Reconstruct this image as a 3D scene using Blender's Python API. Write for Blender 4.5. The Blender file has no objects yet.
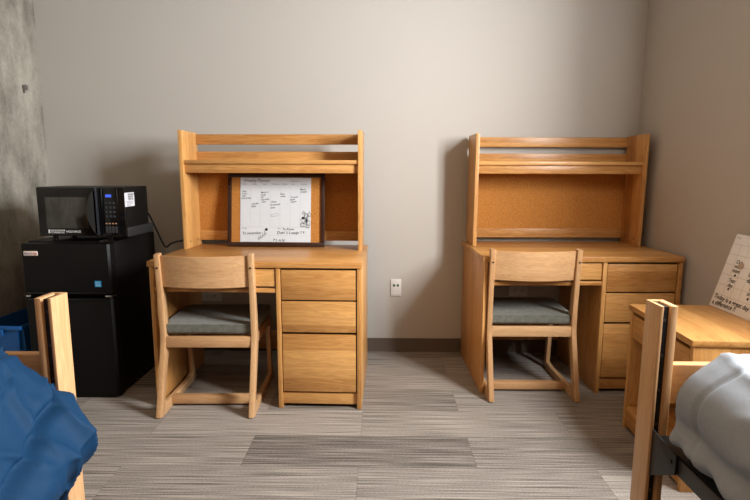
import bpy, bmesh, math, random
from mathutils import Vector, Matrix, noise
R = math.radians
S = bpy.context.scene
col = S.collection
random.seed(7)

# ------------------------------------------------------------------ materials
def new_mat(name):
    m = bpy.data.materials.new(name); m.use_nodes = True
    nt = m.node_tree; b = nt.nodes['Principled BSDF']
    return m, nt, b

def N(nt, t, **k):
    n = nt.nodes.new(t)
    for a, v in k.items(): setattr(n, a, v)
    return n

def math_node(nt, op, a, b=None, c=None):
    n = N(nt, 'ShaderNodeMath', operation=op)
    for i, v in enumerate((a, b, c)):
        if v is None: continue
        if isinstance(v, (int, float)): n.inputs[i].default_value = v
        else: nt.links.new(v, n.inputs[i])
    return n.outputs[0]

def mixc(nt, fac, a, b, mode='MIX'):
    n = N(nt, 'ShaderNodeMix', data_type='RGBA', blend_type=mode)
    for s, v in ((0, fac), (6, a), (7, b)):
        if isinstance(v, (int, float)): n.inputs[s].default_value = v
        elif isinstance(v, tuple): n.inputs[s].default_value = (*v, 1)
        else: nt.links.new(v, n.inputs[s])
    return n.outputs[2]

def plain(name, c, rough=.5, metal=0, spec=.5, coat=0, bump=0, bscale=200, var=0):
    m, nt, b = new_mat(name)
    b.inputs['Base Color'].default_value = (*c, 1)
    b.inputs['Roughness'].default_value = rough
    b.inputs['Metallic'].default_value = metal
    b.inputs['Specular IOR Level'].default_value = spec
    b.inputs['Coat Weight'].default_value = coat
    tc = N(nt, 'ShaderNodeTexCoord')
    if bump or var:
        nz = N(nt, 'ShaderNodeTexNoise'); nz.inputs['Scale'].default_value = bscale; nz.inputs['Detail'].default_value = 4
        nt.links.new(tc.outputs['Object'], nz.inputs['Vector'])
        if bump:
            bp = N(nt, 'ShaderNodeBump'); bp.inputs['Strength'].default_value = bump; bp.inputs['Distance'].default_value = .002
            nt.links.new(nz.outputs['Fac'], bp.inputs['Height']); nt.links.new(bp.outputs['Normal'], b.inputs['Normal'])
        if var:
            f = math_node(nt, 'MULTIPLY_ADD', nz.outputs['Fac'], var * 2, 1 - var)
            mm = N(nt, 'ShaderNodeVectorMath', operation='SCALE'); mm.inputs[0].default_value = c
            nt.links.new(f, mm.inputs['Scale']); nt.links.new(mm.outputs[0], b.inputs['Base Color'])
    return m

def wood(name, axis, dark, light, strip=.075, rough=.36, strip_amt=.30, across=None):
    """lacquered hardwood: glued-up staves, long grain along `axis`"""
    m, nt, b = new_mat(name)
    tc = N(nt, 'ShaderNodeTexCoord'); oi = N(nt, 'ShaderNodeObjectInfo')
    sep = N(nt, 'ShaderNodeSeparateXYZ'); nt.links.new(tc.outputs['Object'], sep.inputs[0])
    ax = 'xyz'.index(axis)
    L = sep.outputs[ax]
    oth = [i for i in range(3) if i != ax]
    if across is not None and 'xyz'.index(across) == oth[1]: oth = oth[::-1]
    A, B = sep.outputs[oth[0]], sep.outputs[oth[1]]
    rnd = oi.outputs['Random']
    # stave index over one across-direction (second one joins in faintly)
    AB = math_node(nt, 'MULTIPLY_ADD', B, .35, A)
    st = math_node(nt, 'FLOOR', math_node(nt, 'DIVIDE', math_node(nt, 'MULTIPLY_ADD', rnd, .9, AB), strip))
    wn = N(nt, 'ShaderNodeTexWhiteNoise', noise_dimensions='2D')
    cx = N(nt, 'ShaderNodeCombineXYZ'); nt.links.new(st, cx.inputs[0]); nt.links.new(rnd, cx.inputs[1])
    nt.links.new(cx.outputs[0], wn.inputs['Vector'])
    stv = wn.outputs['Value']
    # grain coordinates
    gx = N(nt, 'ShaderNodeCombineXYZ')
    off = math_node(nt, 'MULTIPLY_ADD', rnd, 37.0, math_node(nt, 'MULTIPLY', stv, 11.0))
    nt.links.new(math_node(nt, 'MULTIPLY_ADD', L, 1.6, off), gx.inputs[0])
    nt.links.new(math_node(nt, 'MULTIPLY', A, 22), gx.inputs[1])
    nt.links.new(math_node(nt, 'MULTIPLY', B, 22), gx.inputs[2])
    n1 = N(nt, 'ShaderNodeTexNoise'); n1.inputs['Scale'].default_value = 1.6; n1.inputs['Detail'].default_value = 3; n1.inputs['Distortion'].default_value = .6
    nt.links.new(gx.outputs[0], n1.inputs['Vector'])
    n2 = N(nt, 'ShaderNodeTexNoise'); n2.inputs['Scale'].default_value = 9; n2.inputs['Detail'].default_value = 5; n2.inputs['Roughness'].default_value = .65
    nt.links.new(gx.outputs[0], n2.inputs['Vector'])
    # cathedral rings
    rg = math_node(nt, 'SINE', math_node(nt, 'MULTIPLY', n1.outputs['Fac'], 42.0))
    t = math_node(nt, 'MULTIPLY_ADD', rg, .09, math_node(nt, 'MULTIPLY_ADD', n2.outputs['Fac'], .55, math_node(nt, 'MULTIPLY', n1.outputs['Fac'], .35)))
    t = math_node(nt, 'ADD', t, math_node(nt, 'MULTIPLY_ADD', stv, strip_amt, -strip_amt * .5))
    t = math_node(nt, 'ADD', t, math_node(nt, 'MULTIPLY_ADD', rnd, .16, -.08))
    cr = N(nt, 'ShaderNodeValToRGB')
    cr.color_ramp.elements[0].position = .12; cr.color_ramp.elements[0].color = (*dark, 1)
    cr.color_ramp.elements[1].position = .82; cr.color_ramp.elements[1].color = (*light, 1)
    nt.links.new(t, cr.inputs[0]); nt.links.new(cr.outputs[0], b.inputs['Base Color'])
    b.inputs['Roughness'].default_value = rough
    b.inputs['Specular IOR Level'].default_value = .45
    bp = N(nt, 'ShaderNodeBump'); bp.inputs['Strength'].default_value = .08; bp.inputs['Distance'].default_value = .001
    nt.links.new(n2.outputs['Fac'], bp.inputs['Height']); nt.links.new(bp.outputs['Normal'], b.inputs['Normal'])
    return m

OD, OL = (.35, .140, .032), (.69, .375, .125)
oak_x = wood('oak long grain', 'x', OD, OL, across='y')
oak_xz = wood('oak long grain front', 'x', OD, OL, across='z')
oak_y = wood('oak deep grain', 'y', OD, OL, across='z')
oak_yx = wood('oak deep grain top', 'y', OD, OL, across='x')
oak_z = wood('oak upright grain', 'z', OD, OL, across='y')
oak_zx = wood('oak upright grain thin', 'z', OD, OL, across='x')
MD, ML = (.43, .222, .094), (.65, .405, .205)
maple_x = wood('pale beech long grain', 'x', MD, ML, across='z', strip=.3, strip_amt=.2)
maple_y = wood('pale beech deep grain', 'y', MD, ML, across='z', strip=.3, strip_amt=.2)
maple_z = wood('pale beech upright grain', 'z', MD, ML, across='y', strip=.3, strip_amt=.2)

black_plastic = plain('black satin plastic', (.0040, .0034, .0032), .5, spec=.2, bump=.12, bscale=420)
black_gloss = plain('black gloss plastic', (.004, .0036, .0036), .14, spec=.4)
gap_shade = plain('painted gap shade', (.012, .008, .006), .8)  # shade of the drawer gaps, put into a near-black colour
black_steel = plain('black powder coated steel', (.012, .0115, .0115), .45, spec=.4, bump=.1, bscale=500)
grey_steel = plain('dark grey steel plate', (.020, .020, .021), .45, spec=.3)
chrome = plain('bright screw steel', (.6, .6, .62), .25, metal=1)
white_plastic = plain('white outlet plastic', (.72, .69, .65), .4)
screw_black = plain('black screw head', (.01, .009, .008), .4)
glass_dark = plain('dark oven door glass', (.006, .005, .0045), .05, spec=.9)
blue_plastic = plain('blue bin plastic', (.008, .085, .28), .42, spec=.4)
white_print = plain('white print', (.75, .75, .75), .6)
grey_print = plain('grey print', (.18, .18, .20), .6)
ink = plain('black marker ink', (.012, .012, .016), .5)
grey_ink = plain('grey printed ink', (.20, .21, .24), .6)
line_ink = plain('pale grey rule ink', (.52, .54, .56), .6)
paper = plain('white board laminate', (.62, .65, .67), .35)
board_white = plain('white dry erase sheet', (.88, .88, .87), .35)
frame_brown = plain('dark walnut frame wood', (.030, .0105, .006), .35, var=.4, bscale=30)
label_blue = plain('blue efficiency label', (.02, .33, .66), .5)
label_white = plain('white sticker paper', (.68, .68, .72), .5)
badge_silver = plain('silver badge', (.72, .60, .52), .35)
red_print = plain('red print', (.55, .05, .03), .5)
blue_print = plain('blue print', (.03, .08, .45), .5)
lcd_m, lnt, lb = new_mat('lit blue clock display')
lb.inputs['Base Color'].default_value = (.01, .02, .10, 1)
lb.inputs['Emission Color'].default_value = (.06, .14, .85, 1); lb.inputs['Emission Strength'].default_value = .55
green_jack = plain('green data jack', (.01, .09, .03), .5)
magnet_m = plain('beige magnet', (.46, .36, .27), .5)
cord_m = plain('dark blue cord rubber', (.010, .020, .05), .45)
trim_m = plain('brown vinyl cove base', (.105, .078, .060), .5)
concrete_grey = plain('galvanised bracket', (.22, .20, .18), .5, metal=.6)

def cork_mat():
    m, nt, b = new_mat('cork sheet')
    tc = N(nt, 'ShaderNodeTexCoord')
    v = N(nt, 'ShaderNodeTexVoronoi'); v.inputs['Scale'].default_value = 260
    n = N(nt, 'ShaderNodeTexNoise'); n.inputs['Scale'].default_value = 120; n.inputs['Detail'].default_value = 4
    nt.links.new(tc.outputs['Object'], v.inputs['Vector']); nt.links.new(tc.outputs['Object'], n.inputs['Vector'])
    f = math_node(nt, 'MULTIPLY_ADD', n.outputs['Fac'], 1.0, math_node(nt, 'MULTIPLY', v.outputs['Color'], .25))
    c = N(nt, 'ShaderNodeValToRGB')
    c.color_ramp.elements[0].position = .3; c.color_ramp.elements[0].color = (.30, .105, .018, 1)
    c.color_ramp.elements[1].position = .85; c.color_ramp.elements[1].color = (.52, .225, .05, 1)
    nt.links.new(f, c.inputs[0]); nt.links.new(c.outputs[0], b.inputs['Base Color'])
    b.inputs['Roughness'].default_value = .85; b.inputs['Specular IOR Level'].default_value = .2
    return m
cork = cork_mat()

def fabric(name, c1, c2, scale=900, rough=.9, sheen=.2):
    m, nt, b = new_mat(name)
    tc = N(nt, 'ShaderNodeTexCoord')
    mp = N(nt, 'ShaderNodeMapping'); mp.inputs['Scale'].default_value = (1, .35, 1)
    nt.links.new(tc.outputs['Object'], mp.inputs[0])
    n = N(nt, 'ShaderNodeTexNoise'); n.inputs['Scale'].default_value = scale; n.inputs['Detail'].default_value = 2
    n2 = N(nt, 'ShaderNodeTexNoise'); n2.inputs['Scale'].default_value = scale * .12; n2.inputs['Detail'].default_value = 3
    nt.links.new(mp.outputs[0], n.inputs['Vector']); nt.links.new(tc.outputs['Object'], n2.inputs['Vector'])
    f = math_node(nt, 'MULTIPLY_ADD', n.outputs['Fac'], .75, math_node(nt, 'MULTIPLY', n2.outputs['Fac'], .25))
    c = N(nt, 'ShaderNodeValToRGB')
    c.color_ramp.elements[0].position = .38; c.color_ramp.elements[0].color = (*c1, 1)
    c.color_ramp.elements[1].position = .62; c.color_ramp.elements[1].color = (*c2, 1)
    nt.links.new(f, c.inputs[0]); nt.links.new(c.outputs[0], b.inputs['Base Color'])
    b.inputs['Roughness'].default_value = rough; b.inputs['Sheen Weight'].default_value = sheen
    b.inputs['Specular IOR Level'].default_value = .2
    bp = N(nt, 'ShaderNodeBump'); bp.inputs['Strength'].default_value = .3; bp.inputs['Distance'].default_value = .001
    nt.links.new(n.outputs['Fac'], bp.inputs['Height']); nt.links.new(bp.outputs['Normal'], b.inputs['Normal'])
    return m
seat_fabric = fabric('grey green woven upholstery', (.066, .066, .052), (.185, .182, .150), 330)
blue_cloth = fabric('blue satin cotton', (.0012, .024, .066), (.0016, .031, .084), 700, .72, .0)
grey_cloth = fabric('pale grey cotton', (.255, .28, .31), (.29, .315, .345), 700, .7, .0)

def wall_paint(name, c):
    m, nt, b = new_mat(name)
    tc = N(nt, 'ShaderNodeTexCoord')
    n = N(nt, 'ShaderNodeTexNoise'); n.inputs['Scale'].default_value = 140; n.inputs['Detail'].default_value = 5
    n2 = N(nt, 'ShaderNodeTexNoise'); n2.inputs['Scale'].default_value = 1.3; n2.inputs['Detail'].default_value = 2
    nt.links.new(tc.outputs['Object'], n.inputs['Vector']); nt.links.new(tc.outputs['Object'], n2.inputs['Vector'])
    f = math_node(nt, 'MULTIPLY_ADD', n.outputs['Fac'], .06, math_node(nt, 'MULTIPLY_ADD', n2.outputs['Fac'], .05, .945))
    mm = N(nt, 'ShaderNodeVectorMath', operation='SCALE'); mm.inputs[0].default_value = c
    nt.links.new(f, mm.inputs['Scale']); nt.links.new(mm.outputs[0], b.inputs['Base Color'])
    b.inputs['Roughness'].default_value = .75; b.inputs['Specular IOR Level'].default_value = .25
    bp = N(nt, 'ShaderNodeBump'); bp.inputs['Strength'].default_value = .12; bp.inputs['Distance'].default_value = .002
    nt.links.new(n.outputs['Fac'], bp.inputs['Height']); nt.links.new(bp.outputs['Normal'], b.inputs['Normal'])
    return m
wall_m = wall_paint('warm grey wall paint', (.478, .444, .397))
ceil_m = wall_paint('raw concrete ceiling', (.30, .25, .20))
front_m = wall_paint('oak veneer closet wall', (.38, .19, .07))

def concrete():
    m, nt, b = new_mat('board marked concrete')
    tc = N(nt, 'ShaderNodeTexCoord')
    mp = N(nt, 'ShaderNodeMapping'); mp.inputs['Scale'].default_value = (1, 1.6, .8)
    nt.links.new(tc.outputs['Object'], mp.inputs[0])
    n = N(nt, 'ShaderNodeTexNoise'); n.inputs['Scale'].default_value = 3.2; n.inputs['Detail'].default_value = 8; n.inputs['Roughness'].default_value = .68
    n2 = N(nt, 'ShaderNodeTexNoise'); n2.inputs['Scale'].default_value = 55; n2.inputs['Detail'].default_value = 4
    mp2 = N(nt, 'ShaderNodeMapping'); mp2.inputs['Scale'].default_value = (1, 4, 1.1)
    nt.links.new(tc.outputs['Object'], mp2.inputs[0])
    n3 = N(nt, 'ShaderNodeTexNoise'); n3.inputs['Scale'].default_value = 3; n3.inputs['Detail'].default_value = 3
    nt.links.new(mp.outputs[0], n.inputs['Vector']); nt.links.new(tc.outputs['Object'], n2.inputs['Vector']); nt.links.new(mp2.outputs[0], n3.inputs['Vector'])
    f = math_node(nt, 'MULTIPLY_ADD', n.outputs['Fac'], .7, math_node(nt, 'MULTIPLY_ADD', n2.outputs['Fac'], .12, math_node(nt, 'MULTIPLY', n3.outputs['Fac'], .2)))
    c = N(nt, 'ShaderNodeValToRGB')
    c.color_ramp.elements[0].position = .38; c.color_ramp.elements[0].color = (.16, .145, .115, 1)
    c.color_ramp.elements[1].position = .66; c.color_ramp.elements[1].color = (.43, .40, .335, 1)
    nt.links.new(f, c.inputs[0]); nt.links.new(c.outputs[0], b.inputs['Base Color'])
    b.inputs['Roughness'].default_value = .8; b.inputs['Specular IOR Level'].default_value = .25
    bp = N(nt, 'ShaderNodeBump'); bp.inputs['Strength'].default_value = .3; bp.inputs['Distance'].default_value = .004
    nt.links.new(f, bp.inputs['Height']); nt.links.new(bp.outputs['Normal'], b.inputs['Normal'])
    return m

def carpet():
    """plank carpet tiles about 26 cm by 97 cm, each with its own tone and fine woven stripes along its length"""
    m, nt, b = new_mat('striped carpet tile')
    tc = N(nt, 'ShaderNodeTexCoord')
    sep = N(nt, 'ShaderNodeSeparateXYZ'); nt.links.new(tc.outputs['Object'], sep.inputs[0])
    X, Y = sep.outputs[0], sep.outputs[1]
    TW, TH, Y0, X0 = .975, .258, 1.975, -.576
    ry = math_node(nt, 'DIVIDE', math_node(nt, 'SUBTRACT', Y, Y0), TH)
    row = math_node(nt, 'FLOOR', ry)
    sh = math_node(nt, 'MULTIPLY', math_node(nt, 'ABSOLUTE', math_node(nt, 'MODULO', row, 2.0)), TW * .5)
    rx = math_node(nt, 'DIVIDE', math_node(nt, 'SUBTRACT', math_node(nt, 'ADD', X, sh), X0), TW)
    cl = math_node(nt, 'FLOOR', rx)
    cb = N(nt, 'ShaderNodeCombineXYZ'); nt.links.new(row, cb.inputs[0]); nt.links.new(cl, cb.inputs[1])
    wn = N(nt, 'ShaderNodeTexWhiteNoise', noise_dimensions='2D'); nt.links.new(cb.outputs[0], wn.inputs['Vector'])
    tone = wn.outputs['Value']
    # one clearly darker tile (row 0, column 0)
    is0 = math_node(nt, 'MULTIPLY', math_node(nt, 'COMPARE', row, 0.0, .1), math_node(nt, 'COMPARE', cl, 0.0, .1))
    # woven stripes: noise stretched along the tile
    sv = N(nt, 'ShaderNodeCombineXYZ')
    nt.links.new(math_node(nt, 'MULTIPLY_ADD', tone, 30, math_node(nt, 'MULTIPLY', X, 2.6)), sv.inputs[0])
    nt.links.new(math_node(nt, 'MULTIPLY', Y, 230), sv.inputs[1])
    s1 = N(nt, 'ShaderNodeTexNoise'); s1.inputs['Scale'].default_value = 1; s1.inputs['Detail'].default_value = 2.5
    nt.links.new(sv.outputs[0], s1.inputs['Vector'])
    pv = N(nt, 'ShaderNodeMapping'); pv.inputs['Scale'].default_value = (120, 260, 1)
    nt.links.new(tc.outputs['Object'], pv.inputs[0])
    s2 = N(nt, 'ShaderNodeTexNoise'); s2.inputs['Scale'].default_value = 1; s2.inputs['Detail'].default_value = 2
    nt.links.new(pv.outputs[0], s2.inputs['Vector'])
    t = math_node(nt, 'MULTIPLY_ADD', s1.outputs['Fac'], 1.55, math_node(nt, 'MULTIPLY_ADD', s2.outputs['Fac'], .45, -.56))
    t = math_node(nt, 'ADD', t, math_node(nt, 'MULTIPLY_ADD', tone, .20, -.10))
    t = math_node(nt, 'SUBTRACT', t, math_node(nt, 'MULTIPLY', is0, .23))
    # seams
    def near(v):
        fr = math_node(nt, 'FRACT', v)
        return math_node(nt, 'MINIMUM', fr, math_node(nt, 'SUBTRACT', 1.0, fr))
    sy = math_node(nt, 'LESS_THAN', near(ry), .008)
    sx = math_node(nt, 'LESS_THAN', near(rx), .0018)
    seam = math_node(nt, 'MAXIMUM', sx, sy)
    t = math_node(nt, 'SUBTRACT', t, math_node(nt, 'MULTIPLY', seam, .09))
    c = N(nt, 'ShaderNodeValToRGB')
    c.color_ramp.elements[0].position = .15; c.color_ramp.elements[0].color = (.085, .071, .060, 1)
    c.color_ramp.elements[1].position = .85; c.color_ramp.elements[1].color = (.47, .415, .36, 1)
    nt.links.new(t, c.inputs[0]); nt.links.new(c.outputs[0], b.inputs['Base Color'])
    b.inputs['Roughness'].default_value = .95; b.inputs['Specular IOR Level'].default_value = .1
    bp = N(nt, 'ShaderNodeBump'); bp.inputs['Strength'].default_value = .5; bp.inputs['Distance'].default_value = .003
    nt.links.new(t, bp.inputs['Height']); nt.links.new(bp.outputs['Normal'], b.inputs['Normal'])
    return m

# ------------------------------------------------------------------ geometry helpers
def box(bm, x0, x1, y0, y1, z0, z1, bev=.002, seg=2, M=None):
    r = bmesh.ops.create_cube(bm, size=1)
    vs = r['verts']
    T = Matrix.Translation(((x0 + x1) / 2, (y0 + y1) / 2, (z0 + z1) / 2)) @ Matrix.Diagonal((abs(x1 - x0), abs(y1 - y0), abs(z1 - z0), 1))
    bmesh.ops.transform(bm, matrix=T, verts=vs)
    if bev:
        es = list({e for v in vs for e in v.link_edges})
        q = bmesh.ops.bevel(bm, geom=es, offset=bev, segments=seg, affect='EDGES', profile=.5)
        vs = list({v for f in q['faces'] for v in f.verts} | {v for v in vs if v.is_valid})
    if M is not None:
        bmesh.ops.transform(bm, matrix=M, verts=vs)
    return vs

def prism(bm, pts, x0, x1, bev=.003, axis='x', M=None):
    """outline in the two other axes, given thickness along `axis`"""
    def P(a, b, t):
        return {'x': (t, a, b), 'y': (a, t, b), 'z': (a, b, t)}[axis]
    v0 = [bm.verts.new(P(a, b, x0)) for a, b in pts]
    v1 = [bm.verts.new(P(a, b, x1)) for a, b in pts]
    n = len(pts); fs = [bm.faces.new(v0), bm.faces.new(v1[::-1])]
    for i in range(n): fs.append(bm.faces.new((v0[i], v1[i], v1[(i + 1) % n], v0[(i + 1) % n])))
    bmesh.ops.recalc_face_normals(bm, faces=fs)
    vs = v0 + v1
    if bev:
        es = [e for e in {e for f in fs[:2] for e in f.edges}]
        q = bmesh.ops.bevel(bm, geom=es, offset=bev, segments=2, affect='EDGES', profile=.5)
        vs = list({v for f in q['faces'] for v in f.verts} | {v for v in vs if v.is_valid})
    if M is not None: bmesh.ops.transform(bm, matrix=M, verts=vs)
    return vs

def cyl(bm, p, axis, r, h, seg=20, M=None, r2=None):
    rot = {'z': Matrix(), 'y': Matrix.Rotation(R(90), 4, 'X'), 'x': Matrix.Rotation(R(90), 4, 'Y')}[axis]
    T = Matrix.Translation(p) @ rot
    if M is not None: T = M @ T
    bmesh.ops.create_cone(bm, cap_ends=True, segments=seg, radius1=r, radius2=r if r2 is None else r2, depth=h, matrix=T)

def tube(bm, pts, r, seg=8):
    pts = [Vector(p) for p in pts]; rings = []
    for i, p in enumerate(pts):
        d = (pts[min(i + 1, len(pts) - 1)] - pts[max(i - 1, 0)]).normalized()
        a = d.cross(Vector((0, 0, 1)) if abs(d.z) < .9 else Vector((1, 0, 0))).normalized(); b = d.cross(a)
        rings.append([bm.verts.new(p + r * (math.cos(k * 2 * math.pi / seg) * a + math.sin(k * 2 * math.pi / seg) * b)) for k in range(seg)])
    for q, w in zip(rings, rings[1:]):
        for k in range(seg): bm.faces.new((q[k], q[(k + 1) % seg], w[(k + 1) % seg], w[k]))
    bm.faces.new(rings[0]); bm.faces.new(rings[-1][::-1])
    bmesh.ops.recalc_face_normals(bm, faces=bm.faces)

_txt = {}
def text(bm, s, size, M, font_shear=0.0, width=1.0, bold=0.0):
    """flat lettering: local x right, y up"""
    key = (s, font_shear, bold)
    if key not in _txt:
        c = bpy.data.curves.new('lettering', 'FONT'); c.body = s; c.size = 1; c.shear = font_shear; c.resolution_u = 3; c.offset = bold
        o = bpy.data.objects.new('lettering', c); col.objects.link(o)
        dg = bpy.context.evaluated_depsgraph_get(); dg.update()
        me = bpy.data.meshes.new_from_object(o.evaluated_get(dg))
        _txt[key] = ([v.co.copy() for v in me.vertices], [tuple(p.vertices) for p in me.polygons])
        bpy.data.objects.remove(o); bpy.data.curves.remove(c); bpy.data.meshes.remove(me)
    vs, fs = _txt[key]
    T = M @ Matrix.Diagonal((size * width, size, size, 1))
    nv = [bm.verts.new(T @ v) for v in vs]
    for f in fs:
        try: bm.faces.new([nv[i] for i in f])
        except ValueError: pass

def stroke(bm, pts, w, M):
    pts = [Vector((*p, 0)) for p in pts]; L = []; Rr = []
    for i, p in enumerate(pts):
        d = (pts[min(i + 1, len(pts) - 1)] - pts[max(i - 1, 0)]).normalized(); n = Vector((-d.y, d.x, 0)) * w / 2
        L.append(bm.verts.new(M @ (p + n))); Rr.append(bm.verts.new(M @ (p - n)))
    for i in range(len(pts) - 1): bm.faces.new((L[i], Rr[i], Rr[i + 1], L[i + 1]))

def quad2d(bm, x0, x1, y0, y1, M):
    bm.faces.new([bm.verts.new(M @ Vector((a, b, 0))) for a, b in ((x0, y0), (x1, y0), (x1, y1), (x0, y1))])

def blob(bm, cx, cy, rx, ry, M, n=14):
    bm.faces.new([bm.verts.new(M @ Vector((cx + rx * math.cos(2 * math.pi * i / n), cy + ry * math.sin(2 * math.pi * i / n), 0))) for i in range(n)])

def basis(o, r, u):
    r = Vector(r).normalized(); u = Vector(u).normalized(); n = r.cross(u)
    m = Matrix.Identity(4)
    for i in range(3): m[i][0] = r[i]; m[i][1] = u[i]; m[i][2] = n[i]; m[i][3] = o[i]
    return m

def obj(name, bm, mats, parent=None, smooth=True, angle=35):
    me = bpy.data.meshes.new(name); bm.to_mesh(me); bm.free()
    for m in (mats if isinstance(mats, (list, tuple)) else [mats]): me.materials.append(m)
    if smooth:
        for p in me.polygons: p.use_smooth = True
        me.set_sharp_from_angle(angle=R(angle))
    o = bpy.data.objects.new(name, me); col.objects.link(o)
    if parent: o.parent = parent
    return o

def part(name, m, parent, *boxes, bev=.002):
    bm = bmesh.new()
    for b in boxes: box(bm, *b, bev=bev)
    return obj(name, bm, m, parent)

def thing(name, label, cat, loc=(0, 0, 0), rz=0, group=None):
    o = bpy.data.objects.new(name, None); col.objects.link(o); o.empty_display_size = .1
    o.location = loc; o.rotation_euler = (0, 0, R(rz)); o['label'] = label; o['category'] = cat
    if group: o['group'] = group
    return o

def tag(o, label, cat, group=None):
    o['label'] = label; o['category'] = cat
    if group: o['group'] = group
    return o

def struct(name, bm, m, parent=None):
    o = obj(name, bm, m, parent); o['kind'] = 'structure'; return o

def copy_tree(o, parent=None):
    c = o.copy(); col.objects.link(c)
    if parent: c.parent = parent
    for ch in list(o.children): copy_tree(ch, c)
    return c

# ------------------------------------------------------------------ room
XL, XR, YB, YF, ZC = -2.168, 1.634, 3.385, -1.7, 2.75
bm = bmesh.new(); box(bm, XL - .1, XR + .1, YF - .1, YB + .1, -.1, 0, 0); struct('floor', bm, carpet())
bm = bmesh.new(); box(bm, XL - .1, XR + .1, YF - .1, YB + .1, ZC, ZC + .1, 0); struct('ceiling', bm, ceil_m)
bm = bmesh.new(); box(bm, XL, XR, YB, YB + .1, 0, ZC, 0); struct('wall_back', bm, wall_m)
bm = bmesh.new(); box(bm, XL - .1, XL, YF, YB + .1, 0, ZC, 0); struct('wall_left', bm, concrete())
bm = bmesh.new(); box(bm, XL, XR, YF - .1, YF, 0, ZC, 0); struct('wall_front', bm, front_m)
# right wall with the window that lights the room (just outside the picture)
WY0, WY1, WZ0, WZ1 = .95, 1.70, 1.30, 2.45
bm = bmesh.new()
box(bm, XR, XR + .1, YF, WY0, 0, ZC, 0); box(bm, XR, XR + .1, WY1, YB + .1, 0, ZC, 0)
box(bm, XR, XR + .1, WY0, WY1, 0, WZ0, 0); box(bm, XR, XR + .1, WY0, WY1, WZ1, ZC, 0)
struct('wall_right', bm, wall_m)
bm = bmesh.new(); m_fr = plain('window frame aluminium', (.25, .24, .23), .4, metal=.5)
for y in (WY0, (WY0 + WY1) / 2 - .02, WY1 - .04): box(bm, XR + .03, XR + .08, y, y + .04, WZ0, WZ1, .002)
for z in (WZ0, WZ1 - .04): box(bm, XR + .03, XR + .08, WY0, WY1, z, z + .04, .002)
win = struct('window_1', bm, m_fr)
gm, gnt, gb = new_mat('clear window glass')
tr = N(gnt, 'ShaderNodeBsdfTransparent'); gl = N(gnt, 'ShaderNodeBsdfGlossy'); gl.inputs['Roughness'].default_value = .02
mx = N(gnt, 'ShaderNodeMixShader'); mx.inputs[0].default_value = .06
gnt.links.new(tr.outputs[0], mx.inputs[1]); gnt.links.new(gl.outputs[0], mx.inputs[2]); gnt.links.new(mx.outputs[0], gnt.nodes['Material Output'].inputs[0])
bm = bmesh.new(); box(bm, XR + .052, XR + .058, WY0 + .04, WY1 - .04, WZ0 + .04, WZ1 - .04, 0); obj('pane', bm, gm, win)
bm = bmesh.new()
prism(bm, [(YB, 0), (YB - .012, 0), (YB - .008, .012), (YB - .006, .09), (YB, .092)], XL, XR, 0)
struct('baseboard_back', bm, trim_m)

# ------------------------------------------------------------------ desks
DW, DD, DH = 1.072, .644, .762
def make_desk():
    t = thing('desk', '', 'desk')
    part('desk_top', oak_x, t, (0, DW, 0, DD, DH - .029, DH), bev=.003)
    part('side_panel', oak_z, t, (.008, .028, .006, DD - .004, 0, DH - .029))
    part('side_panel', oak_z, t, (DW - .026, DW - .003, .006, DD - .004, 0, DH - .029))
    part('divider_panel', oak_z, t, (.643, .665, .006, DD - .03, 0, DH - .029))
    part('pencil_drawer', oak_xz, t, (.040, .638, .012, .030, .637, .726), (.05, .628, .030, .45, .642, .70))
    part('apron_rail', oak_xz, t, (.028, .643, .010, .035, .606, .627))
    part('back_rail', oak_xz, t, (.028, .643, DD - .05, DD - .03, .11, .22))
    part('upper_back_rail', oak_xz, t, (.028, .643, DD - .05, DD - .03, .60, .72))
    part('gap_shade_core', gap_shade, t, (.665, DW - .026, .035, DD - .04, .05, DH - .032), bev=0)  # dark block behind the drawers, painted as the shade in their gaps
    for z0, z1 in ((.570, .722), (.403, .562), (.089, .391)):
        part('drawer', oak_xz, t, (.669, DW - .031, .010, .032, z0, z1), bev=.003)
    part('plinth', oak_xz, t, (.665, DW - .026, .020, .038, .020, .080))
    return t
D1, D2 = (-1.1644, 2.5188), (.5409, 2.7056)
R1, R2 = -1.174, 1.127
desk = make_desk(); desk.location = (*D1, 0); desk.rotation_euler.z = R(R1)
desk['label'] = 'oak desk holding the framed weekly planner, beside the black fridge'; desk['group'] = 'oak student desks'
desk_b = copy_tree(desk); desk_b.location = (*D2, 0); desk_b.rotation_euler.z = R(R2)
desk_b['label'] = 'oak desk with an empty top in the right corner of the room'

def make_hutch():
    t = thing('desk_hutch', '', 'hutch')
    a, b2 = .024, DW - .024
    y0, y1, z0, z1 = .404, .640, DH, DH + .669
    prof = [(y0 + .008, z0), (y1, z0), (y1, z1), (y0, z1)]
    for x in ((a, a + .022), (b2 - .022, b2)):
        bm = bmesh.new(); prism(bm, prof, x[0], x[1], .002); obj('side_panel', bm, oak_z, t)
    i0, i1 = a + .022, b2 - .022
    part('top_rail', oak_xz, t, (i0, i1, y1 - .022, y1 - .004, 1.363, 1.423))
    part('shelf', oak_x, t, (i0, i1, y0 + .010, y1 - .004, 1.247, 1.268))
    part('shelf_back_rail', oak_xz, t, (i0, i1, y1 - .022, y1 - .004, 1.268, 1.322))
    part('shelf_apron', oak_xz, t, (i0, i1, y0 + .024, y0 + .044, 1.196, 1.2465))
    part('lower_rail', oak_xz, t, (i0, i1, y1 - .026, y1 - .006, .790, .848))
    part('cork_board', cork, t, (i0, i1, y1 - .016, y1 - .008, .848, 1.247), bev=0)
    for x, s in ((i0, 1), (i1, -1)):
        for y in (y0 + .06, y1 - .06):
            bm = bmesh.new(); cyl(bm, (x + s * .0005, y, .80), 'x', .005, .002, 12); obj('screw_head', bm, screw_black, t)
    return t
hutch = make_hutch(); hutch.location = (*D1, 0); hutch.rotation_euler.z = R(R1)
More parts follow.
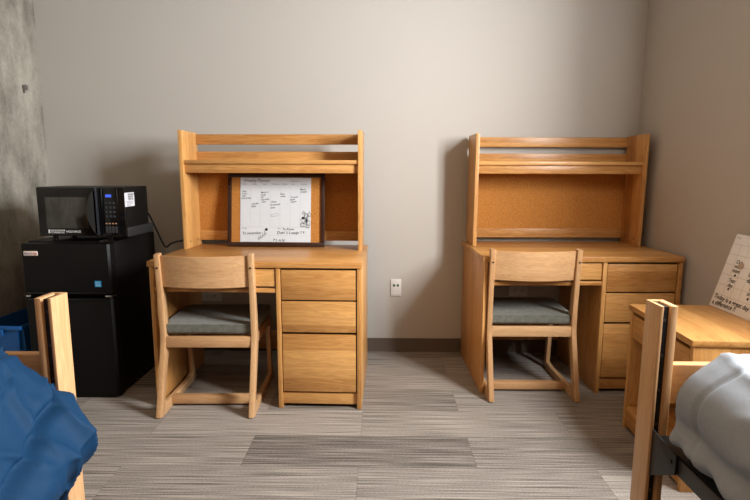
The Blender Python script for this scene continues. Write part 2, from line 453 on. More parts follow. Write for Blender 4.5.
hutch['label'] = 'oak shelf hutch standing on the desk with the weekly planner'; hutch['group'] = 'oak desk hutches'
hutch_b = copy_tree(hutch); hutch_b.location = (*D2, 0); hutch_b.rotation_euler.z = R(R2)
hutch_b['label'] = 'oak shelf hutch with bare cork board standing on the right corner desk'

# ------------------------------------------------------------------ chairs
def lerp_chain(c, w):
    """ribbon outline around a centre line with widths"""
    L, Q = [], []
    c = [Vector(p) for p in c]
    for i, p in enumerate(c):
        d = (c[min(i + 1, len(c) - 1)] - c[max(i - 1, 0)]).normalized(); n = Vector((-d.y, d.x))
        L.append(p + n * w[i] / 2); Q.append(p - n * w[i] / 2)
    return [tuple(p) for p in L + Q[::-1]]

def smooth_pts(P, k=6):
    out = []
    for i in range(len(P) - 1):
        p0 = P[max(i - 1, 0)]; p1 = P[i]; p2 = P[i + 1]; p3 = P[min(i + 2, len(P) - 1)]
        for j in range(k):
            t = j / k
            out.append(tuple(.5 * ((2 * b) + (-a + c) * t + (2 * a - 5 * b + 4 * c - d) * t * t + (-a + 3 * b - 3 * c + d) * t ** 3) for a, b, c, d in zip(p0, p1, p2, p3)))
    out.append(tuple(P[-1])); return out

CW, CT = .480, .027
def make_chair():
    t = thing('desk_chair', '', 'chair')
    for x0, x1 in ((0, CT), (CW - CT, CW)):
        bm = bmesh.new()
        ch = smooth_pts([(.024, .0, .046), (.058, .11, .046), (.101, .24, .050), (.134, .345, .058), (.138, .42, .056), (.130, .55, .049), (.118, .68, .045), (.106, .806, .041)])
        prism(bm, lerp_chain([c[:2] for c in ch], [c[2] for c in ch]), x0, x1, .004)
        obj('rear_post', bm, maple_z, t)
        bm = bmesh.new()
        ch = smooth_pts([(.508, .012, .040), (.500, .12, .036), (.488, .25, .036), (.480, .386, .040)])
        prism(bm, lerp_chain([c[:2] for c in ch], [c[2] for c in ch]), x0 + .001, x1 - .001, .004)
        obj('front_leg', bm, maple_z, t)
        bm = bmesh.new()
        prism(bm, [(.044, 0), (.50, 0), (.527, .012), (.523, .062), (.49, .050), (.40, .040), (.20, .044), (.09, .058), (.056, .085), (.044, .08)], x0 + .0005, x1 - .0005, .003)
        obj('runner', bm, maple_y, t)
        part('side_rail', maple_y, t, (x0 + .003, x1 - .003, .135, .465, .340, .388))
    part('rear_rail', maple_x, t, (CT, CW - CT, .112, .134, .328, .384), bev=.003)
    part('front_rail', maple_x, t, (CT, CW - CT, .468, .488, .335, .388), bev=.003)
    part('stretcher', maple_x, t, (CT, CW - CT, .150, .195, .012, .052), bev=.003)
    # curved plywood back
    bm = bmesh.new(); n = 16; fr = []
    for i in range(n + 1):
        u = i / n; x = CT + u * (CW - 2 * CT); bow = -.042 * (1 - (2 * u - 1) ** 2)
        zt = .797; zb = .638
        lean = lambda z: .122 - (z - .65) * .10 + bow
        fr.append([bm.verts.new((x, lean(z) + o, z)) for z, o in ((zb, -.006), (zt, -.006), (zt, .006), (zb, .006))])
    for a, b2 in zip(fr, fr[1:]):
        for k in range(4): bm.faces.new((a[k], b2[k], b2[(k + 1) % 4], a[(k + 1) % 4]))
    bm.faces.new(fr[0]); bm.faces.new(fr[-1][::-1]); bmesh.ops.recalc_face_normals(bm, faces=bm.faces)
    es = [e for e in bm.edges if abs(e.verts[0].co.z - e.verts[1].co.z) < 1e-5 and abs(e.verts[0].co.x - e.verts[1].co.x) > 1e-4]
    bmesh.ops.bevel(bm, geom=es, offset=.003, segments=2, affect='EDGES')
    obj('back_panel', bm, maple_x, t)
    # upholstered seat
    bm = bmesh.new()
    poly = [(.030, .130), (CW - .030, .130), (CW - .029, .17), (CW - .006, .22), (CW - .001, .50), (CW - .02, .535), (.02, .535), (.001, .50), (.006, .22), (.029, .17)]
    v0 = [bm.verts.new((a, b2, .389)) for a, b2 in poly]; v1 = [bm.verts.new((a, b2, .443)) for a, b2 in poly]
    bm.faces.new(v0[::-1]); top = bm.faces.new(v1)
    for i in range(len(poly)): bm.faces.new((v0[i], v0[(i + 1) % len(poly)], v1[(i + 1) % len(poly)], v1[i]))
    r = bmesh.ops.inset_region(bm, faces=[top], thickness=.05, depth=.010)
    bmesh.ops.recalc_face_normals(bm, faces=bm.faces)
    es = [e for e in bm.edges if all(abs(v.co.z - .443) < 1e-4 for v in e.verts)] + [e for e in bm.edges if all(v.co.z < .392 for v in e.verts)]
    bmesh.ops.bevel(bm, geom=es, offset=.020, segments=5, affect='EDGES', profile=.5)
    obj('seat_cushion', bm, seat_fabric, t, angle=60)
    for x in (CT / 2, CW - CT / 2):
        bm = bmesh.new(); cyl(bm, (x, .0900, .738), 'y', .005, .004, 14)
        obj('screw_head', bm, screw_black, t)
    return t
chair = make_chair(); chair.location = (-1.100, 2.372, 0); chair.rotation_euler.z = R(1.3)
chair['label'] = 'pale wood sled chair with grey seat at the desk with the planner'; chair['group'] = 'sled base desk chairs'
chair_b = copy_tree(chair); chair_b.location = (.574, 2.585, 0); chair_b.rotation_euler.z = R(.6)
chair_b['label'] = 'pale wood sled chair with grey seat at the right corner desk'

# ------------------------------------------------------------------ fridge and microwave
fr = thing('mini_fridge', 'black two door mini fridge on the floor beside the left desk', 'fridge', (-1.856, 2.610, 0), 0)
FW, FD, FH = .460, .545, .839
part('cabinet', black_plastic, fr, (.004, FW - .002, .062, FD, .025, FH), bev=.005)
part('foot', black_plastic, fr, (.03, .07, .08, .12, 0, .03)); part('foot', black_plastic, fr, (FW - .07, FW - .03, .08, .12, 0, .03))
part('kick_plate', black_plastic, fr, (.008, FW - .006, .03, .065, .001, .026))
def fdoor(z0, z1, name):
    bm = bmesh.new()
    pr = [(0, .060), (0, .012), (.010, .001), (.03, 0), (FW - .03, 0), (FW - .010, .001), (FW, .012), (FW, .060)]
    prism(bm, pr, z0, z1, .003, axis='z'); return obj(name, bm, black_plastic, fr)
d_up = fdoor(.572, .833, 'freezer_door'); d_lo = fdoor(.010, .548, 'fridge_door')
part('door_handle', black_gloss, d_up, (.02, FW - .02, -.006, .012, .572, .582), bev=.003)
part('door_handle', black_gloss, d_lo, (.02, FW - .02, -.006, .012, .536, .548), bev=.003)
part('hinge', chrome, fr, (FW - .04, FW - .004, .006, .05, .553, .562)); part('hinge', chrome, fr, (.004, .03, .006, .05, .553, .562))
part('hinge', black_gloss, fr, (FW - .06, FW - .004, .02, .075, FH - .004, FH + .008))
bm = bmesh.new(); bd = basis((.030, -.003, .762), (1, 0, 0), (0, 0, 1))
box(bm, .018, .092, -.004, .002, .772, .796, .004, 3); badge = obj('badge', bm, badge_silver, fr)
bm = bmesh.new(); text(bm, 'Micro', .014, basis((.024, -.0046, .779), (1, 0, 0), (0, 0, 1)), .2); obj('badge_lettering', bm, blue_print, badge)
bm = bmesh.new(); text(bm, 'Fridge', .014, basis((.056, -.0046, .779), (1, 0, 0), (0, 0, 1)), .2); obj('badge_lettering', bm, red_print, badge)
bm = bmesh.new(); box(bm, .376, .408, -.002, .001, .610, .641, 0); el = obj('efficiency_label', bm, label_blue, fr)
bm = bmesh.new(); mlab = basis((.376, -.0026, .610), (1, 0, 0), (0, 0, 1))
stroke(bm, [(.004 + .022 * i / 8, .018 + .008 * math.sin(math.pi * i / 8)) for i in range(9)], .0018, mlab)
text(bm, 'energy', .0085, mlab @ Matrix.Translation((.004, .010, 0)), .2)
stroke(bm, [(.004, .006), (.028, .006)], .0012, mlab)
obj('label_print', bm, white_print, el)

mw = thing('microwave_oven', 'black microwave oven standing on top of the mini fridge', 'microwave', (-1.770, 2.650, .839), 0)
MW, MD, M0, M1 = .450, .27, .030, .284
part('case', black_plastic, mw, (0, MW, .022, MD, M0, M1), bev=.004)
for x in (.03, .325):
    for y in (.04, MD - .06): 
        bm = bmesh.new(); cyl(bm, (x + .015, y + .015, M0 / 2), 'z', .013, M0, 16); obj('foot', bm, black_gloss, mw)
part('front_frame', black_gloss, mw, (0, MW, .004, .024, M0, M1), bev=.004)
dr = part('door', black_gloss, mw, (.003, .327, -.006, .008, M0 + .003, M1 - .004), bev=.003)
wm, wnt, wb = new_mat('perforated oven window')
tc = N(wnt, 'ShaderNodeTexCoord'); vz = N(wnt, 'ShaderNodeTexVoronoi'); vz.inputs['Scale'].default_value = 300
wnt.links.new(tc.outputs['Object'], vz.inputs['Vector'])
crr = N(wnt, 'ShaderNodeValToRGB'); crr.color_ramp.elements[0].color = (.012, .010, .009, 1); crr.color_ramp.elements[1].color = (.03, .026, .022, 1)
wnt.links.new(vz.outputs['Distance'], crr.inputs[0]); wnt.links.new(crr.outputs[0], wb.inputs['Base Color'])
wb.inputs['Roughness'].default_value = .10; wb.inputs['IOR'].default_value = 1.7; wb.inputs['Coat Weight'].default_value = .4; wb.inputs['Coat Roughness'].default_value = .03
bm = bmesh.new(); box(bm, .045, .262, -.0072, -.005, .072, .232, .001); obj('door_window', bm, wm, dr)
# arched handle
bm = bmesh.new(); n = 14; A, B = [], []
for i in range(n + 1):
    u = i / n; z = M0 + .006 + u * (M1 - M0 - .012); s = math.sin(math.pi * u)
    A.append((.316 - .050 * s ** .8, z)); B.append((.324, z))
pts = A + B[::-1]
prism(bm, pts, -.036, -.006, .012, axis='y'); obj('door_handle', bm, plain('black moulded handle', (.016, .018, .021), .22, spec=.6), dr)
bm = bmesh.new(); w1 = basis((.050, -.0066, .046), (1, 0, 0), (0, 0, 1))
text(bm, 'MICROWAVE', .0125, w1 @ Matrix.Translation((.012, .010, 0)), 0, 1.0, .02); text(bm, 'COMMERCIAL', .0115, w1 @ Matrix.Translation((.012, .0, 0)), 0, 1.0, .02)
quad2d(bm, 0, .009, 0, .019, w1); text(bm, 'HOLD BACK', .0150, w1 @ Matrix.Translation((.092, .004, 0)), .15, .9, .02)
obj('door_print', bm, white_print, dr)
cp = part('control_panel', black_gloss, mw, (.330, .416, -.004, .008, M0 + .004, M1 - .006), bev=.002)
bm = bmesh.new(); box(bm, .358, .388, -.0056, -.003, .232, .246, 0); obj('clock_display', bm, lcd_m, cp)
kmat = plain('dark grey keys', (.016, .018, .024), .35); kpr = plain('dim key print', (.14, .16, .20), .6); kcop = plain('copper key print', (.42, .24, .15), .5); ksm = plain('smoky keys', (.035, .035, .04), .3)
for r in range(4):
    for c in range(3):
        k_ = part('key', kmat, cp, (.352 + c * .020, .366 + c * .020, -.0052, -.003, .128 + r * .023, .139 + r * .023), bev=.0005)
        bm = bmesh.new(); text(bm, '*0#123456789'[r * 3 + c] if False else ('0CS', '789', '456', '123')[r][c], .0095, basis((.3565 + c * .020, -.0056, .1305 + r * .023), (1, 0, 0), (0, 0, 1))); obj('key_print', bm, kpr, k_)
for i in range(4):
    k_ = part('button', ksm, cp, (.348 + i * .0165, .360 + i * .0165, -.0052, -.003, .048, .082), bev=.001)
    bm = bmesh.new(); quad2d(bm, 0, .010, 0, .006, basis((.349 + i * .0165, -.0046, .094), (1, 0, 0), (0, 0, 1))); obj('button_print', bm, kcop, k_)
mp_ = part('mount_plate', grey_steel, mw, (MW - .001, MW + .004, .012, .315, .026, .074), bev=.001)
for y in (.035, .290):
    bm = bmesh.new(); cyl(bm, (MW + .004, y, .056 if y < .1 else .06), 'x', .0055, .004, 14); obj('plate_screw', bm, chrome, mp_)
# sticker on the right side (two lines of small print)
bm = bmesh.new(); box(bm, MW - .001, MW + .0008, .008, .112, .182, .254, 0); stk = obj('side_sticker', bm, label_white, mw)
bm = bmesh.new(); sm = basis((MW + .0014, .008, .182), (0, 1, 0), (0, 0, 1))
for k, s in enumerate(('MICROWAVE OVEN', 'SERVICE AND', 'SUPPORT LINE')): text(bm, s, .0125, sm @ Matrix.Translation((.034, .058 - k * .012, 0)), 0, .72, .03)
quad2d(bm, .004, .100, .026, .0272, sm)
text(bm, 'SCAN OR CALL', .012, sm @ Matrix.Translation((.02, .014, 0)), 0, .8); text(bm, 'ASSET TAG', .010, sm @ Matrix.Translation((.02, .003, 0)), 0, .8)
obj('sticker_print', bm, ink, stk)

# cord down the wall behind the fridge, with its end on the desk top
bm = bmesh.new()
tube(bm, smooth_pts([(-1.46, 2.93, 1.02), (-1.455, 3.05, 1.01), (-1.425, 3.14, .955), (-1.385, 3.15, .86), (-1.345, 3.15, .765), (-1.325, 3.155, .742), (-1.30, 3.16, .762), (-1.255, 3.18, .775), (-1.21, 3.21, .765), (-1.19, 3.26, .62), (-1.19, 3.33, .40)]), .0055)
tag(obj('power_cord', bm, cord_m), 'dark blue cord hanging between the microwave and the left desk', 'cord')
# ------------------------------------------------------------------ planner board on the left desk
PW, PH = .578, .432
pl = thing('planner_board', 'dark framed weekly planner board leaning in the hutch of the left desk', 'planner', (0, 0, 0), 0)
tilt = math.atan2(.060, PH)
pl.location = (-.912, 3.052, .763); pl.rotation_euler = (-tilt, 0, R(-1.6))
fw = .022
for nm, b4 in (('frame_bar', (0, PW, -.018, 0, 0, fw + .004)), ('frame_bar', (0, PW, -.018, 0, PH - fw, PH)), ('frame_bar', (0, fw, -.018, 0, fw + .004, PH - fw)), ('frame_bar', (PW - fw, PW, -.018, 0, fw + .004, PH - fw))):
    part(nm, frame_brown, pl, b4, bev=.003)
part('cork_backing', cork, pl, (fw, PW - fw, -.008, -.001, fw, PH - fw), bev=0)
SX0, SX1, SZ0, SZ1 = .075, .496, .027, .408
sheet = part('planner_sheet', paper, pl, (SX0, SX1, -.0105, -.008, SZ0, SZ1), bev=0)
sheet['label'] = 'white weekly planner sheet with handwriting'
SW, SH = SX1 - SX0, SZ1 - SZ0
pmx = basis((SX0, -.0112, SZ0), (1, 0, 0), (0, 0, 1))
def at(x, y, rot=0): return pmx @ Matrix.Translation((x * SW, y * SH, 0)) @ Matrix.Rotation(R(rot), 4, 'Z')
bm = bmesh.new()
for k in range(1, 7): quad2d(bm, (k / 7 * .99) * SW - .0006, (k / 7 * .99) * SW + .0006, .235 * SH, .88 * SH, pmx)
quad2d(bm, .01 * SW, .99 * SW, .232 * SH, .236 * SH, pmx); quad2d(bm, .01 * SW, .99 * SW, .10 * SH, .103 * SH, pmx)
obj('rule_lines', bm, line_ink, sheet)
def note(name, m, parent, lab=None):
    """one written or drawn item = one part: returns a mesh to fill and a function that links it"""
    bm = bmesh.new()
    def done():
        o = obj(name, bm, m, parent, smooth=False)
        if lab: o['label'] = lab
        return o
    return bm, done
def printed(s_, x, y, sz, w=1.0, bold=0.0):
    bm, done = note('printed_heading', grey_ink, sheet); text(bm, s_, sz, at(x, y), 0, w, bold); done()
printed('Weekly Planner', .05, .932, .0265, .92, .015)
for k, d in enumerate(('Sunday', 'Monday', 'Tuesday', 'Wednesday', 'Thursday', 'Friday', 'Saturday')): printed(d, .03 + k * .139, .892, .0105, .85)
printed('Week of:', .71, .935, .012); printed('Notes', .03, .205, .011); printed('Due', .53, .205, .011)
def scribble(x, y, lines, size=.0140, rot=4, dy=.036):
    bm, done = note('handwritten_note', ink, sheet)
    for k, s_ in enumerate(lines): text(bm, s_, size, at(x + random.uniform(-.006, .006), y - k * dy, rot + random.uniform(-2, 2)), .25, .95, .006)
    done()
scribble(.02, .775, ('Class', 'at ten', 'with', 'new group'), rot=3)
scribble(.165, .575, ('Call the', 'bank'), rot=8)
scribble(.295, .755, ('Move in', 'study', 'for', 'big exam', 'soon'), rot=5)
scribble(.43, .61, ('Chem', 'homework', 'essay'), rot=6, dy=.045)
scribble(.57, .735, ('Gym', 'swim'), rot=2)
scribble(.71, .685, ('To print', 'paper', 'report'), rot=5)
scribble(.85, .805, ('Movie', 'tonight'), rot=4)
scribble(.025, .115, ('To remember',), .021, 1)
scribble(.60, .185, ('To Know',), .019, 0); scribble(.52, .125, ('Due',), .024, 0); scribble(.61, .125, ('1 2 3 assign 7 9',), .021, 2)
scribble(.46, .012, ('P L A N',), .022, 0)
W = .0022
bm, done = note('doodle', ink, sheet, 'hand drawn empty bubble')
stroke(bm, [(.43 * SW + x * .115 * SW, .40 * SH + y * .05 * SH) for x, y in ((0, .1), (.1, .7), (.35, .5), (.6, .9), (1, .85), (.95, .2), (.6, .1), (.3, -.1), (0, .1))], .0010, pmx); done()
bm, done = note('doodle', ink, sheet, 'hand drawn slanting stalk with a dark bud')
st = [(.25, .05), (.275, .085), (.29, .075), (.30, .11), (.32, .10), (.325, .14), (.345, .13), (.345, .165), (.368, .19)]
stroke(bm, [(x * SW, y * SH) for x, y in st], W, pmx)
stroke(bm, [((x + .022) * SW, (y - .012) * SH) for x, y in st[:-1]], W, pmx)
for x, y in st[:-1:2]: stroke(bm, [(x * SW, y * SH), ((x + .022) * SW, (y - .012) * SH)], W, pmx)
blob(bm, .372 * SW, .195 * SH, .009, .008, pmx); done()
bm, done = note('doodle', ink, sheet, 'hand drawn cluster of flowers')
cs = ((.905, .335, .016), (.965, .30, .014), (.94, .40, .012), (.885, .27, .011), (.975, .43, .012), (.90, .455, .008), (.955, .25, .011))
for cx, cy, r in cs:
    pts = []
    for i in range(25):
        a = i / 24 * 2 * math.pi; rr = r * (1 + .35 * math.sin(5 * a))
        pts.append((cx * SW + rr * math.cos(a), cy * SH + rr * math.sin(a)))
    stroke(bm, pts, W * .8, pmx)
for (x0_, y0_, _), (x1_, y1_, _) in zip(cs, cs[1:]): stroke(bm, [(x0_ * SW, y0_ * SH), (x1_ * SW, y1_ * SH)], W * .6, pmx)
blob(bm, .893 * SW, .375 * SH, .010, .008, pmx); blob(bm, .94 * SW, .335 * SH, .005, .009, pmx)
stroke(bm, [(.86 * SW, .30 * SH), (.86 * SW, .24 * SH), (.90 * SW, .24 * SH), (.98 * SW, .235 * SH)], W, pmx); done()

# ------------------------------------------------------------------ wall outlets
def outlet(label, x0, x1, z0, z1, kind):
    t = thing('wall_outlet', label, 'outlet', ((x0 + x1) / 2, YB, (z0 + z1) / 2), 0, 'wall outlets on the back wall')
    w, h = (x1 - x0) / 2, (z1 - z0) / 2
    bm = bmesh.new(); box(bm, -w, w, -.007, 0, -h, h, .003, 2); obj('cover_plate', bm, white_plastic, t)
    if kind == 'data':
        for x in (-.0125, .0125): part('data_jack', green_jack, t, (x - .007, x + .007, -.009, -.005, .008, .024), bev=.001)
        part('label_strip', white_plastic, t, (-.022, .022, -.0082, -.005, .036, .046), bev=.0005)
        part('label_strip', white_plastic, t, (-.022, .022, -.0082, -.005, -.047, -.037), bev=.0005)
    else:
        for x in (-.024, .024):
            for z in (-.020, .020):
                bx = part('socket', white_plastic, t, (x - .016, x + .016, -.009, -.005, z - .014, z + .014), bev=.003)
                for dx in (-.006, .006): part('slot', screw_black, bx, (x + dx - .0014, x + dx + .0014, -.0096, -.008, z - .001, z + .008), bev=0)
                bd = bmesh.new(); cyl(bd, (x, -.009, z - .007), 'y', .0028, .0012, 10); obj('slot', bd, screw_black, bx)
outlet('white data outlet plate with two green jacks on the bare wall between the desks', .066, .136, .384, .500, 'data')
outlet('wall outlet plate seen under the left desk behind its chair', -1.211, -1.067, .342, .456, 'power')
outlet('four socket wall outlet seen under the right corner desk behind its chair', .855, .978, .39, .505, 'power')

# small bracket on the concrete
bk = thing('wall_bracket', 'small metal bracket fixed to the concrete wall at the upper left', 'bracket', (XL, 3.235, 1.705))
part('base_plate', plain('galvanised pale plate', (.42, .40, .37), .5, metal=.3), bk, (0, .012, -.004, .026, -.016, .022), bev=.002)
part('hook', concrete_grey, bk, (.0, .02, -.030, -.004, -.012, .012), (.004, .014, -.028, -.020, -.035, -.012), bev=.002)

# ------------------------------------------------------------------ nightstand and whiteboard
ns = thing('nightstand', 'oak nightstand with one drawer against the right wall by the grey bed', 'nightstand', (1.133, 1.824, 0), -2.4)
NW, ND, NH = .472, .535, .600      # x depth to the wall, y width
part('top', oak_yx, ns, (0, NW, 0, ND, NH - .026, NH), bev=.003)
part('side_panel', oak_zx, ns, (.008, NW - .004, .004, .026, 0, NH - .026)); part('side_panel', oak_zx, ns, (.008, NW - .004, ND - .026, ND - .004, 0, NH - .026))
part('drawer', oak_y, ns, (.010, .030, .030, ND - .030, .447, .556), (.03, .40, .05, ND - .05, .46, .54))
part('shelf', oak_yx, ns, (.014, NW - .03, .026, ND - .026, .092, .110))
part('plinth', oak_y, ns, (.012, .032, .026, ND - .026, .018, .092)); part('back_panel', oak_zx, ns, (NW - .03, NW - .015, .026, ND - .026, .02, NH - .026))

BW, BH = .44, .343
wb = thing('whiteboard', 'white dry erase planner sheet leaning on the wall atop the nightstand', 'whiteboard', (1.517, 2.348, .601))
wb.rotation_euler = (0, 0, 0)
lean = math.asin(.093 / BH)
r_, u_ = Vector((-.012, -1, 0)).normalized(), None
n_ = Vector((0, 0, 1)); ux = Vector((1, -.012, 0)).normalized()
u_ = (ux * math.sin(lean) + Vector((0, 0, 1)) * math.cos(lean)).normalized()
Bm = basis((0, 0, 0), r_, u_)
bm = bmesh.new(); box(bm, 0, BW, 0, BH, -.008, 0, .0015, 2, M=Bm); obj('board', bm, board_white, wb)
Bt = Bm @ Matrix.Translation((0, 0, .0008))
bm = bmesh.new()
for k in range(1, 8): quad2d(bm, .004 + k * .054 - .0006, .004 + k * .054 + .0006, .062, BH - .045, Bt)
for k in range(6): quad2d(bm, .004, BW - .004, .062 + k * .047 - .0006, .062 + k * .047 + .0006, Bt)
obj('grid_lines', bm, plain('grid ink', (.45, .42, .38), .6), wb)
def wt(*items):
    bm, done = note('handwritten_note', ink, wb)
    for it in items:
        if len(it) == 2: blob(bm, it[0], it[1], .006, .006, Bt); continue
        s_, x, y, sz = it[:4]; text(bm, s_, sz, Bt @ Matrix.Translation((x, y, 0)) @ Matrix.Rotation(R(it[4] if len(it) > 4 else 0), 4, 'Z'), .15, 1, .022)
    done()
wt(('Today is a great day to make', .012, .041, .0285, -1.5), ('a difference !!', .014, .012, .0285, 1))
wt(('Test', .062, .128, .024), ('day', .068, .106, .024), (.082, .096))
wt(('Out', .066, .214, .023), ('with', .066, .194, .023), ('mom', .062, .174, .023), (.090, .161))
wt(('Class', .155, .288, .025), ('at', .155, .266, .025), ('four', .155, .244, .025))
wt(('Game', .166, .172, .026), ('day', .170, .148, .026))
wt(('Work', .200, .116, .023), ('at six', .200, .096, .023), (.215, .082))
wt(('September plan', .105, BH - .028, .034, -1))
bm = bmesh.new(); cyl(bm, (.108, .208, .004), 'z', .014, .006, 24, M=Bm); obj('magnet', bm, magnet_m, wb)
bm = bmesh.new(); text(bm, 'Month', .010, Bt @ Matrix.Translation((.012, BH - .020, 0))); obj('printed_heading', bm, grey_ink, wb)

# ------------------------------------------------------------------ beds
def make_bed(label, x0, x1, yend, mirrored):
    """yend: far face of the foot posts; posts are slotted towards the bed's length"""
    t = thing('bed_frame', label, 'bed frame', ((x0 + x1) / 2, yend, 0))
    X0, X1, L = x0 - (x0 + x1) / 2, x1 - (x0 + x1) / 2, 2.05
    pw, pd, H = .041, .067, .900
    for px in (X0, X1 - pw):
        for (ya, yb, f) in ((-pd, 0, -1), (-L, -L + pd, 1)):
            bm = bmesh.new()
            thick, thin = .016, .009
            l, r = (thin, thick) if px == X0 else (thick, thin)
            box(bm, px, px + l, ya, yb, 0, H, .002); box(bm, px + pw - r, px + pw, ya, yb, 0, H, .002)
            yq = (ya + .012, yb) if f < 0 else (ya, yb - .012)
            box(bm, px + l - .001, px + pw - r + .001, yb - .012 if f < 0 else ya, yb if f < 0 else ya + .012, 0, H, .001)
            box(bm, px + l - .001, px + pw - r + .001, ya + .012, yb - .011, H - .0025, H - .001, 0) if False else None
            p = obj('post', bm, maple_z, t)
            bm = bmesh.new()
            yy = (ya + .010, yb - .012) if f < 0 else (ya + .012, yb - .010)
            box(bm, px + l, px + pw - r, *yy, .02, H - .004, 0)
            ch = obj('slot_channel', bm, black_steel, p)
            bm = bmesh.new()
            for z in [.10 + .085 * k for k in range(10)]: cyl(bm, (px + (l + pw - r) / 2, yy[0] if f < 0 else yy[1], z), 'y', .0035, .003, 10)
            obj('slot_hole', bm, plain('slot pin', (.10, .09, .08), .4, metal=.6), p)
    for y in (-.052, -L + .015):
        part('crossbar', maple_x, t, (X0 + pw, X1 - pw, y + .004, y + .030, .656, .754), bev=.004)
        part('lower_crossbar', maple_x, t, (X0 + pw, X1 - pw, y + .004, y + .030, .30, .36), bev=.004) if False else None
    for px, s in ((X0 + .012, 1), (X1 - .012, -1)):
        bm = bmesh.new()
        # L-shaped angle iron
        box(bm, px, px + s * .004, -L + pd, -pd + .002, .546, .588, .001) if s > 0 else box(bm, px - .004, px, -L + pd, -pd + .002, .546, .588, .001)
        if s > 0: box(bm, px, px + .075, -L + pd, -pd - .004, .584, .588, .001)
        else: box(bm, px - .075, px, -L + pd, -pd - .004, .584, .588, .001)
        sr = obj('side_rail', bm, black_steel, t)
        for ye, d in ((-pd + .010, -1), (-L + pd - .010, 1)):
            bm = bmesh.new()
            prism(bm, [(ye, .478), (ye, .602), (ye + d * .030, .598), (ye + d * .110, .590), (ye + d * .110, .546)], px - .006 if s > 0 else px + .001, px - .001 if s > 0 else px + .006, .001)
            obj('hook_plate', bm, black_steel, sr)
            bm = bmesh.new(); cyl(bm, (px - s * .007, ye + d * .095, .570), 'x', .004, .006, 12); obj('bolt', bm, black_gloss, sr)
    bm = bmesh.new(); box(bm, X0 + .075, X1 - .075, -L + pd + .01, -pd - .02, .5845, .5880, 0); obj('bed_deck', bm, black_steel, t)
    return t
make_bed('bed frame of pale wood slotted posts and black rail under the grey comforter', .638, 1.620, 1.223, False)
make_bed('bed frame of pale wood slotted posts under the blue comforter', -1.800, -.787, 1.262, True)

def comforter(name, label, m, x0, x1, y0, y1, z0, z1, rads, fn, nx=70, ny=190, nz=80):
    """soft padded quilt over the mattress: rounded slab with folds, seams and puckers"""
    bm = bmesh.new()
    cx, cy, cz = (x0 + x1) / 2, (y0 + y1) / 2, (z0 + z1) / 2
    hx, hy, hz = (x1 - x0) / 2, (y1 - y0) / 2, (z1 - z0) / 2
    grids = {}
    def vert(i, j, k):
        key = (i, j, k)
        if key in grids: return grids[key]
        p = Vector((-hx + 2 * hx * i / nx, -hy + 2 * hy * (1 - (1 - j / ny) ** 1.8), -hz + 2 * hz * k / nz))
        rx, ry, rz = min(rads[0], hx), min(rads[1], hy), min(rads[2], hz)
        c = Vector((max(-hx + rx, min(hx - rx, p.x)), max(-hy + ry, min(hy - ry, p.y)), max(-hz + rz, min(hz - rz, p.z))))
        d = Vector(((p.x - c.x) / rx, (p.y - c.y) / ry, (p.z - c.z) / rz))
        mlen = max(abs(d.x), abs(d.y), abs(d.z))
        if d.length > 1e-6:
            nrm = d.normalized(); q = c + Vector((nrm.x * rx, nrm.y * ry, nrm.z * rz)) * mlen
        else: nrm = Vector((0, 0, 1)); q = p
        w = Vector((q.x + cx, q.y + cy, q.z + cz))
        w = w + fn(w, nrm)
        grids[key] = bm.verts.new(w); return grids[key]
    def face(a, b, c, d): bm.faces.new((a, b, c, d))
    for i in range(nx):
        for j in range(ny):
            for k in (0, nz): face(vert(i, j, k), vert(i + 1, j, k), vert(i + 1, j + 1, k), vert(i, j + 1, k))
    for i in range(nx):
        for k in range(nz):
            for j in (0, ny): face(vert(i, j, k), vert(i + 1, j, k), vert(i + 1, j, k + 1), vert(i, j, k + 1))
    for j in range(ny):
        for k in range(nz):
            for i in (0, nx): face(vert(i, j, k), vert(i, j + 1, k), vert(i, j + 1, k + 1), vert(i, j, k + 1))
    bmesh.ops.recalc_face_normals(bm, faces=bm.faces)
    o = obj(name, bm, m, None, True, 180)
    return tag(o, label, 'comforter')

def fold(p, sc, seed, k=1.0):
    a = noise.noise(Vector((p.x * sc + seed, p.y * sc * k, p.z * sc)))
    return 1 - 2 * abs(a)
def sstep(a, b, x):
    t = max(0, min(1, (x - a) / (b - a))); return t * t * (3 - 2 * t)
def blue_fn(p, n):
    d = .016 * noise.noise(p * 3.1) + .013 * noise.noise(p * 7.0 + Vector((3, 1, 0)))
    q = Vector((p.x * .6 + p.z * .8, p.y, p.z - p.x))          # creases run slanting down from the seam
    d += .020 * fold(q, 5.0, 9.1, .7) ** 5 + .013 * fold(q, 9.5, 2.2, 1.2) ** 4 + .004 * noise.noise(p * 22)
    zs = .690 + .30 * (max(p.y, .70) - 1.12) + .008 * noise.noise(p * 9)
    side = sstep(-.2, .45, n.x + .4 * max(n.y, 0))
    s = abs(p.z - zs) / .009
    d -= .026 * math.exp(-s * s) * side
    out = n * d
    out.x -= (.016 * sstep(zs - .006, zs + .02, p.z) + .060 * sstep(.56, .72, p.z)) * sstep(-.2, .3, n.x)
    if p.z < zs:
        out += n * (.014 * side * math.sin(min(1, (zs - p.z) / .15) * math.pi * .7))
        # puckers gathered under the seam
        k = fold(Vector((p.y * 1.6 + p.z * .9, p.x * 1.2 - p.z * .4, 0)), 8, 1.7)
        out += n * (.018 * (k ** 3) * side * sstep(0, .05, zs - p.z))
    return out
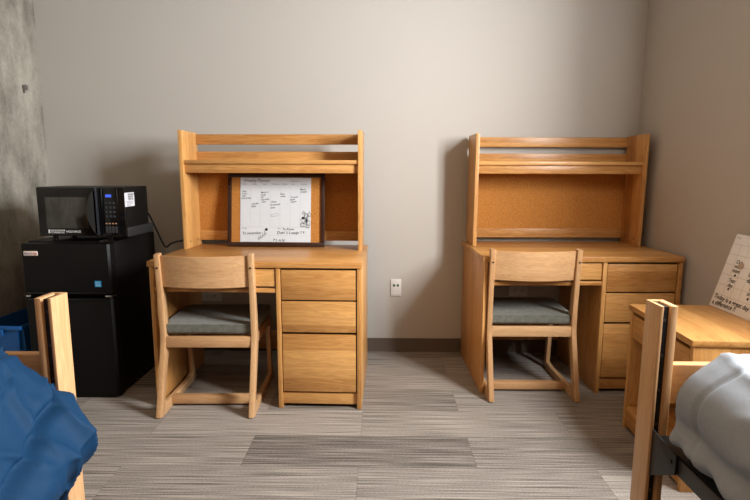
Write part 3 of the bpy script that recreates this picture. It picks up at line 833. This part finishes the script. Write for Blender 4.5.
def grey_fn(p, n):
    d = .012 * noise.noise(p * 3.3 + Vector((5, 5, 1))) + .008 * noise.noise(p * 7.5)
    q = Vector((p.x, p.y * .5 + p.z, p.z * .6))
    d += .010 * fold(q, 6, 4.4, .6) ** 4 + .007 * fold(q, 12, 7.7) ** 3
    s = abs(p.y - 1.03 - .05 * noise.noise(p * 2.5)) / .007
    d -= .008 * math.exp(-s * s)
    # gathered lower hem
    d += .008 * math.sin(p.y * 60 + 3 * noise.noise(p * 8)) * sstep(.68, .60, p.z) * sstep(-.1, -.5, n.x)
    out = n * d
    out.x -= .085 * sstep(.67, .60, p.z) * sstep(.2, -.3, n.x)
    return out
comforter('comforter', 'blue quilted comforter bulging over the edge of the left bed', blue_cloth, -1.74, -.668, -.75, 1.182, .435, .825, (.20, .09, .195), blue_fn)
comforter('comforter', 'pale grey comforter on the bed at the right', grey_cloth, .650, 1.60, -.75, 1.150, .592, .812, (.17, .09, .11), grey_fn)

# ------------------------------------------------------------------ blue bin beside the fridge
bn = thing('recycling_bin', 'blue plastic bin on the floor between the concrete wall and the fridge', 'bin', (-2.018, 2.83, 0), -4)
bm = bmesh.new()
def ring(w, d, z): return [bm.verts.new((x * w, y * d, z)) for x, y in ((-1, -1), (1, -1), (1, 1), (-1, 1))]
bz = .385
rs = [ring(.098, .150, 0), ring(.122, .19, bz), ring(.118, .186, bz), ring(.094, .146, .004)]
for a, b5 in zip(rs, rs[1:]):
    for k in range(4): bm.faces.new((a[k], a[(k + 1) % 4], b5[(k + 1) % 4], b5[k]))
bm.faces.new(rs[0][::-1]); bm.faces.new(rs[-1])
bmesh.ops.recalc_face_normals(bm, faces=bm.faces)
bmesh.ops.bevel(bm, geom=[e for e in bm.edges if abs(e.verts[0].co.z - e.verts[1].co.z) > .3], offset=.02, segments=4, affect='EDGES')
obj('bin_body', bm, blue_plastic, bn)
bm = bmesh.new()
box(bm, -.128, .128, -.198, -.188, bz - .018, bz + .004, .003); box(bm, -.128, .128, .188, .198, bz - .018, bz + .004, .003)
box(bm, -.128, -.119, -.19, .19, bz - .018, bz + .004, .003); box(bm, .119, .128, -.19, .19, bz - .018, bz + .004, .003)
obj('rim', bm, blue_plastic, bn)
part('handle_tab', blue_plastic, bn, (-.03, .03, -.206, -.196, bz - .05, bz - .015), bev=.003)

# ------------------------------------------------------------------ light
w = bpy.data.worlds.new('daylight'); S.world = w; w.use_nodes = True
bg = w.node_tree.nodes['Background']; bg.inputs[0].default_value = (.80, .88, 1.0, 1); bg.inputs[1].default_value = 1.0
def area(name, loc, target, sx, sy, power, c):
    l = bpy.data.lights.new(name, 'AREA'); l.shape = 'RECTANGLE'; l.size = sx; l.size_y = sy; l.energy = power; l.color = c
    o = bpy.data.objects.new(name, l); col.objects.link(o); o.location = loc
    o.rotation_euler = (Vector(target) - Vector(loc)).to_track_quat('-Z', 'Y').to_euler(); return o
yc, zc = (WY0 + WY1) / 2, (WZ0 + WZ1) / 2
area('window daylight', (XR + .14, yc, zc), (XR - 1, yc + .30, zc - .14), WY1 - WY0, WZ1 - WZ0, 165, (.95, .975, 1.0))
area('added warm fill', (-.3, .3, ZC - .03), (-.3, .3, 0), .9, .9, 8, (1.0, .62, .32))  # unseen fill light, added to keep the shaded areas warm; no fixture

# ------------------------------------------------------------------ camera
cam = bpy.data.cameras.new('camera'); cam.sensor_width = 36; cam.sensor_fit = 'HORIZONTAL'; cam.lens = 517.86 / 750 * 36; cam.clip_start = .05
co = bpy.data.objects.new('camera', cam); col.objects.link(co); S.camera = co
co.matrix_world = Matrix.Translation((0, 0, 1.1988)) @ Matrix.Rotation(R(.6647), 4, 'Z') @ Matrix.Rotation(R(90 - 8.4731), 4, 'X') @ Matrix.Rotation(R(.1752), 4, 'Z')
S.view_settings.view_transform = 'Standard'; S.view_settings.look = 'None'; S.view_settings.gamma = 1; S.view_settings.use_curve_mapping = False
S.view_settings.exposure = 0.8
